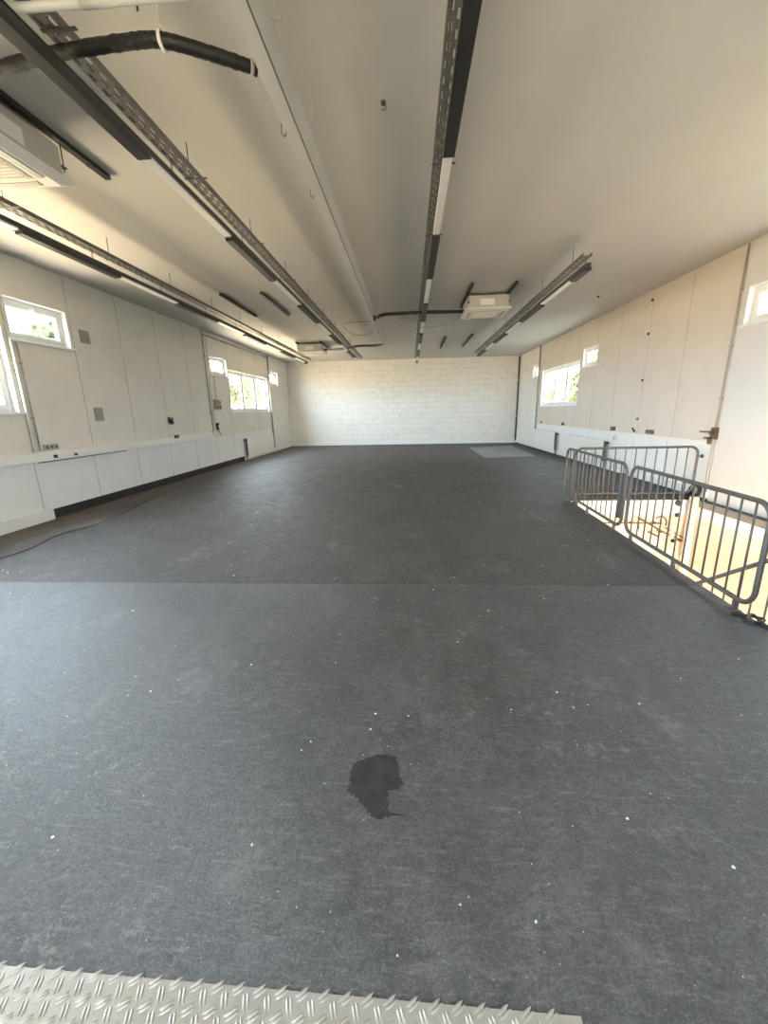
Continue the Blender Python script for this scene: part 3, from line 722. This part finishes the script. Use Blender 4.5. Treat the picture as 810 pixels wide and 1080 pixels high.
# stair handrail going down inside the well
t = thing('stair_handrail', (2.78, 3.02, 0), 'steel stair handrail with bars sloping down behind the nearest barrier', 'handrail')
def hz(y): return .50-(y-3.02)*.72
MB().tube([(0, 0, hz(3.02)), (0, 2.4, hz(5.42))], .018, 10).build('top_rail', GALV, t, True)
MB().tube([(0, 0, hz(3.02)-.95), (0, 2.4, hz(5.42)-.95)], .014, 10).build('bottom_rail', GALV, t, True)
for k in range(17):
    y = .06+k*.14
    MB().tube([(0, y, hz(y+3.02)), (0, y, hz(y+3.02)-.95)], .008, 6).build('bar', GALV, t, True)
MB().tube([(0, 0, hz(3.02)), (-.11, -.0, hz(3.02))], .014, 8).build('wall_anchor', GALV, t, True)
# stairwell odds and ends
t = thing('cream_post', (4.87, 7.12, LZ), 'cream square post rising in the far corner of stairwell', 'post')
MB().box(-.055, .05, -.05, .05, 0, 3.06).build('shaft', CREAM, t, bevel=.006); MB().box(-.065, .06, -.06, .06, 0, .03).build('base_plate', CREAM, t); MB().box(-.075, -.055, -.01, .03, 2.0, 3.0).build('edge_strip', SOCKET, t)
t = thing('gate_post', (4.51, 7.0, LZ), 'slim cream post with black knobs inside stairwell left of thicker one', 'post')
MB().tube([(0, 0, 0), (0, 0, 2.74)], .030, 12).build('shaft', CREAM, t, True); MB().box(-.06, .06, -.06, .06, 0, .02).build('base_plate', CREAM, t)
for z in (2.78, 2.32): MB().tube([(0, -.03, z), (.02, -.07, z+.01)], .035, 12).build('knob', BLACK, t, True)
t = thing('pipework', (3.0, OY1-.02, -.4), 'rusty brown pipes on the far wall of the stairwell', 'pipes')
MB().tube([(.02, -.06, 0), (1.42, -.06, -.02)], .012, 8).build('pipe', BROWNP, t, True)
MB().tube([(.98, -.09, .10), (1.42, -.09, -.16), (1.78, -.09, -.33)], .014, 8).build('pipe', BROWNP, t, True)
MB().tube([(1.45, -.11, -.08), (1.78, -.11, -.27)], .010, 8).build('pipe', BROWNP, t, True)
MB().tube(spline([(1.0, -.08, .08), (1.02, -.08, -.1), (1.0, -.08, -.12)], 6), .014, 8).build('pipe', BROWNP, t, True)
MB().tube(spline([(1.28, -.10, .08), (1.38, -.10, .12), (1.46, -.10, .04), (1.46, -.10, -.05)], 6), .012, 8).build('pipe', BROWNP, t, True)
MB().tube([(1.18, -.10, -.16), (1.36, -.10, -.25)], .016, 8).build('pipe', BROWNP, t, True)
for u in (.3, .9, 1.3): MB().box(u-.015, u+.015, -.06, 0, -.03, .0).build('bracket', BROWNP, t)
MB().box(1.38, 1.42, -.11, 0, -.18, -.14).box(1.74, 1.78, -.11, 0, -.35, -.31).build('bracket', BROWNP, t)
t = thing('hose_coil', (4.99, 7.30, 0), 'black coiled hose on floor ledge behind the cream post', 'hose coil')
for k, (dx, z) in enumerate(((-.02, .0), (.0, .02), (-.035, .03))):
    MB().tube([(dx+.02*math.sin(a), .11*math.cos(a), .125+z*.3+.10*math.sin(a)) for a in [2*PI*i/24 for i in range(24)]], .020, 8, True).build('turn', BLACK, t, True)
t = thing('cable_coil', (2.72, 3.0, 0), 'black cable lying at near corner of stairwell under barrier end', 'cable')
t.location = (2.50, 2.92, 0)
MB().tube(spline([(.0, .12, .012), (.08, .09, .012), (.16, .03, .014), (.10, -.02, .014), (.02, .0, .022), (.12, .08, .024), (.10, -.08, .014), (.2, -.14, .014), (.4, -.16, .014)], 8), .011, 8).build('cable', BLACK, t, True)

# ------------------------------------------------------------------ floor details
# chequer plate with raised tears
t = thing('chequer_plate', (0, 0, 0), 'silver chequer plate with raised tread on floor at viewer feet', 'floor plate')
A, B = Vector((-2.6, .797, 0)), Vector((.452, .762, 0))
m = MB(); zz = .006
m.add([(A.x,A.y,0),(B.x,B.y,0),(B.x+.01,-1.2,0),(A.x,-1.2,0),(A.x,A.y,zz),(B.x,B.y,zz),(B.x+.01,-1.2,zz),(A.x,-1.2,zz)], [(4,5,6,7),(0,1,5,4),(1,2,6,5),(2,3,7,6),(3,0,4,7),(3,2,1,0)])
m.build('plate', STEEL, t)
tr = MB()
def tear(cx, cy, ang, l=.022, w_=.0042, h=.0026):
    ca, sa = math.cos(ang), math.sin(ang); pr = [(-1,0,0),(-.5,-1,0),(.5,-1,0),(1,0,0),(.5,1,0),(-.5,1,0)]
    vs = [(cx+ca*u*l-sa*v*w_, cy+sa*u*l+ca*v*w_, zz) for u, v, _ in pr]
    vs += [(cx+ca*u*l-sa*v*w_, cy+sa*u*l+ca*v*w_, zz+h) for u, v in ((-.62,0),(-.35,-.45),(.35,-.45),(.62,0),(.35,.45),(-.35,.45))]
    tr.add(vs, [tuple(range(6, 12))]+[(i, (i+1) % 6, 6+(i+1) % 6, 6+i) for i in range(6)])
gx, gy = .062, .040
for j in range(0, 20):
    for i in range(-44, 9):
        for q in range(2):
            cx = i*gx+(j % 2)*gx*.5+q*gx*.0; cy = .785-.012-j*gy*.62-(.0115)*(cx+1.0)*1.0
            if not (A.x+.03 < cx < B.x-.02) : continue
            ang = .62 if (j % 2 == 0) else 1.9
            ca, sa = math.cos(ang+PI/2), math.sin(ang+PI/2); s_ = (q-.5)*.0105
            tear(cx+ca*s_, cy+sa*s_, ang)
tr.build('tread_pattern', STEEL, t, True)

# damp stain
pts = [(-.276,1.512),(-.262,1.553),(-.218,1.578),(-.166,1.604),(-.119,1.606),(-.071,1.584),(-.058,1.548),(-.053,1.487),(-.034,1.451),(-.058,1.418),(-.097,1.412),(-.11,1.381),(-.095,1.359),(-.096,1.323),(-.082,1.313),(-.042,1.309),(-.002,1.308),(-.042,1.303),(-.089,1.304),(-.115,1.294),(-.137,1.284),(-.169,1.306),(-.199,1.333),(-.22,1.361),(-.255,1.39),(-.286,1.404),(-.271,1.428),(-.277,1.469)]
out = []
for i in range(len(pts)):
    a, b = Vector(pts[i]), Vector(pts[(i+1) % len(pts)]); n = max(1, int((b-a).length/.007))
    for k in range(n):
        p = a+(b-a)*k/n; j = .0075 if (b.x < -.1 or b.y > 1.4) else .0008
        out.append((p.x+rnd.uniform(-j, j), p.y+rnd.uniform(-j, j)))
m = MB(); n = len(out); m.add([(x, y, .0012) for x, y in out]+[(x, y, .0) for x, y in out], [tuple(range(n))]+[(i, (i+1) % n, n+(i+1) % n, n+i) for i in range(n)])
tag(m.build('damp_stain', WET), 'dark damp stain with ragged edge on bare middle of near floor', 'stain')
# pale flat patch on the floor by the far wall
m = MB(); q = [(2.52, 13.85), (4.28, 14.15), (4.46, 18.3), (2.52, 17.7)]
m.add([(x, y, .003) for x, y in q]+[(x, y, 0) for x, y in q], [(0,1,2,3),(0,1,5,4),(1,2,6,5),(2,3,7,6),(3,0,4,7)])
tag(m.build('floor_patch', PALE_PATCH), 'pale grey patch on dark floor near the block wall corner', 'floor sheet')
# thin black cable on floor along the trunking wall
tag(MB().tube(spline([(-4.9, 3.9, .006), (-4.78, 4.54, .006), (-4.93, 5.14, .006), (-4.80, 5.89, .006), (-5.05, 7.25, .006), (-5.3, 8.0, .006)], 8), .0045, 6).build('floor_cable', BLACK, None, True), 'thin dark cable lying on the floor along the trunking wall', 'cable')
# loose chips: larger ones are things, the rest is dust-sized litter
def chip_geo(m, x, y, s):
    n = rnd.randint(5, 7); a0 = rnd.random()*6
    top = [(x+s*rnd.uniform(.6, 1)*math.cos(a0+6.283*k/n), y+s*rnd.uniform(.6, 1)*math.sin(a0+6.283*k/n), s*.35+.001) for k in range(n)]
    bot = [(p[0]+(p[0]-x)*.2, p[1]+(p[1]-y)*.2, 0) for p in top]
    m.add(top+bot, [tuple(range(n))]+[(i, (i+1) % n, n+(i+1) % n, n+i) for i in range(n)])
m = MB()
for k in range(520):
    y = .85+rnd.random()**1.5*9; x = rnd.uniform(-4.6, 2.4)
    if abs(x+.17) < .2 and abs(y-1.44) < .22: continue
    chip_geo(m, x, y, rnd.choice((.0011, .0014, .0018, .0024, .0036, .0052))*rnd.uniform(.7, 1.2)*(1+y*.12))
tag(m.build('floor_litter', CHIP), 'tiny pale crumbs scattered over the dark floor', 'litter', kind='stuff')

# ------------------------------------------------------------------ outside trees
def leaf_crown(seed, R_, n, s):
    r = random.Random(seed); m = MB(); cl = [(Vector((r.gauss(0, .5), r.gauss(0, .5), r.gauss(0, .45)))*R_, r.uniform(.28, .5)*R_) for _ in range(16)]
    for _ in range(n):
        c, q = r.choice(cl); d = Vector((r.gauss(0, 1), r.gauss(0, 1), r.gauss(0, 1))).normalized()*q*r.random()**.4
        p = c+d; u = Vector((r.gauss(0, 1), r.gauss(0, 1), r.gauss(0, 1))).normalized(); v = u.orthogonal().normalized()
        k = s*r.uniform(.6, 1.3); w_ = k*.45
        m.add([p-u*k, p+v*w_, p+u*k, p-v*w_], [(0, 1, 2, 3)])
    return m
def tree(x, y, zc, R_, seed, label):
    t = thing('tree', (x, y, -3.2), label, 'tree', 'trees outside the windows')
    o = leaf_crown(seed, R_, 2600, .20).build('crown', LEAF, t); o.location = (0, 0, zc+3.2)
    m = MB().tube([(0, 0, 0), (.1, .05, 2), (0, .1, zc+3.2)], [.2, .15, .05], 10)
    r = random.Random(seed)
    for k in range(6):
        a = r.random()*6.28; m.tube([(0, .07, zc+1.4+.3*k), (math.cos(a)*R_*.5, math.sin(a)*R_*.5, zc+2.6+.3*k)], [.06, .02], 6)
    m.build('trunk', BARK, t, True)
for k, (x, y, zc, R_) in enumerate([(-14, 16.0, 4.4, 1.1), (-16, 36.5, 4.2, 2.1), (-16, 43.0, 3.8, 2.3), (-16.5, 50.0, 3.8, 2.3), (-16, 57, 4.4, 2.0)]):
    tree(x, y, zc, R_, 10+k, ['lone pale tree outside the nearest high window', 'green tree in first pane of far triple window, trunking wall', 'yellow-green tree in middle pane of far triple window, trunking wall', 'yellow-green tree in last pane of far triple window, trunking wall', 'tree outside the small window by the block wall, trunking side'][k])
for k, (x, y, zc, R_) in enumerate([(14, 30.5, 4.8, 1.5), (14, 36.5, 3.2, 2.2), (14, 43.3, 3.2, 2.3), (14.5, 50.5, 4.0, 2.2)]):
    tree(x, y, zc, R_, 30+k, ['tree outside the small window behind the barriers', 'tree in nearest pane of triple window on barrier side', 'tree in middle pane of triple window on barrier side', 'tree in farthest pane of triple window on barrier side'][k])
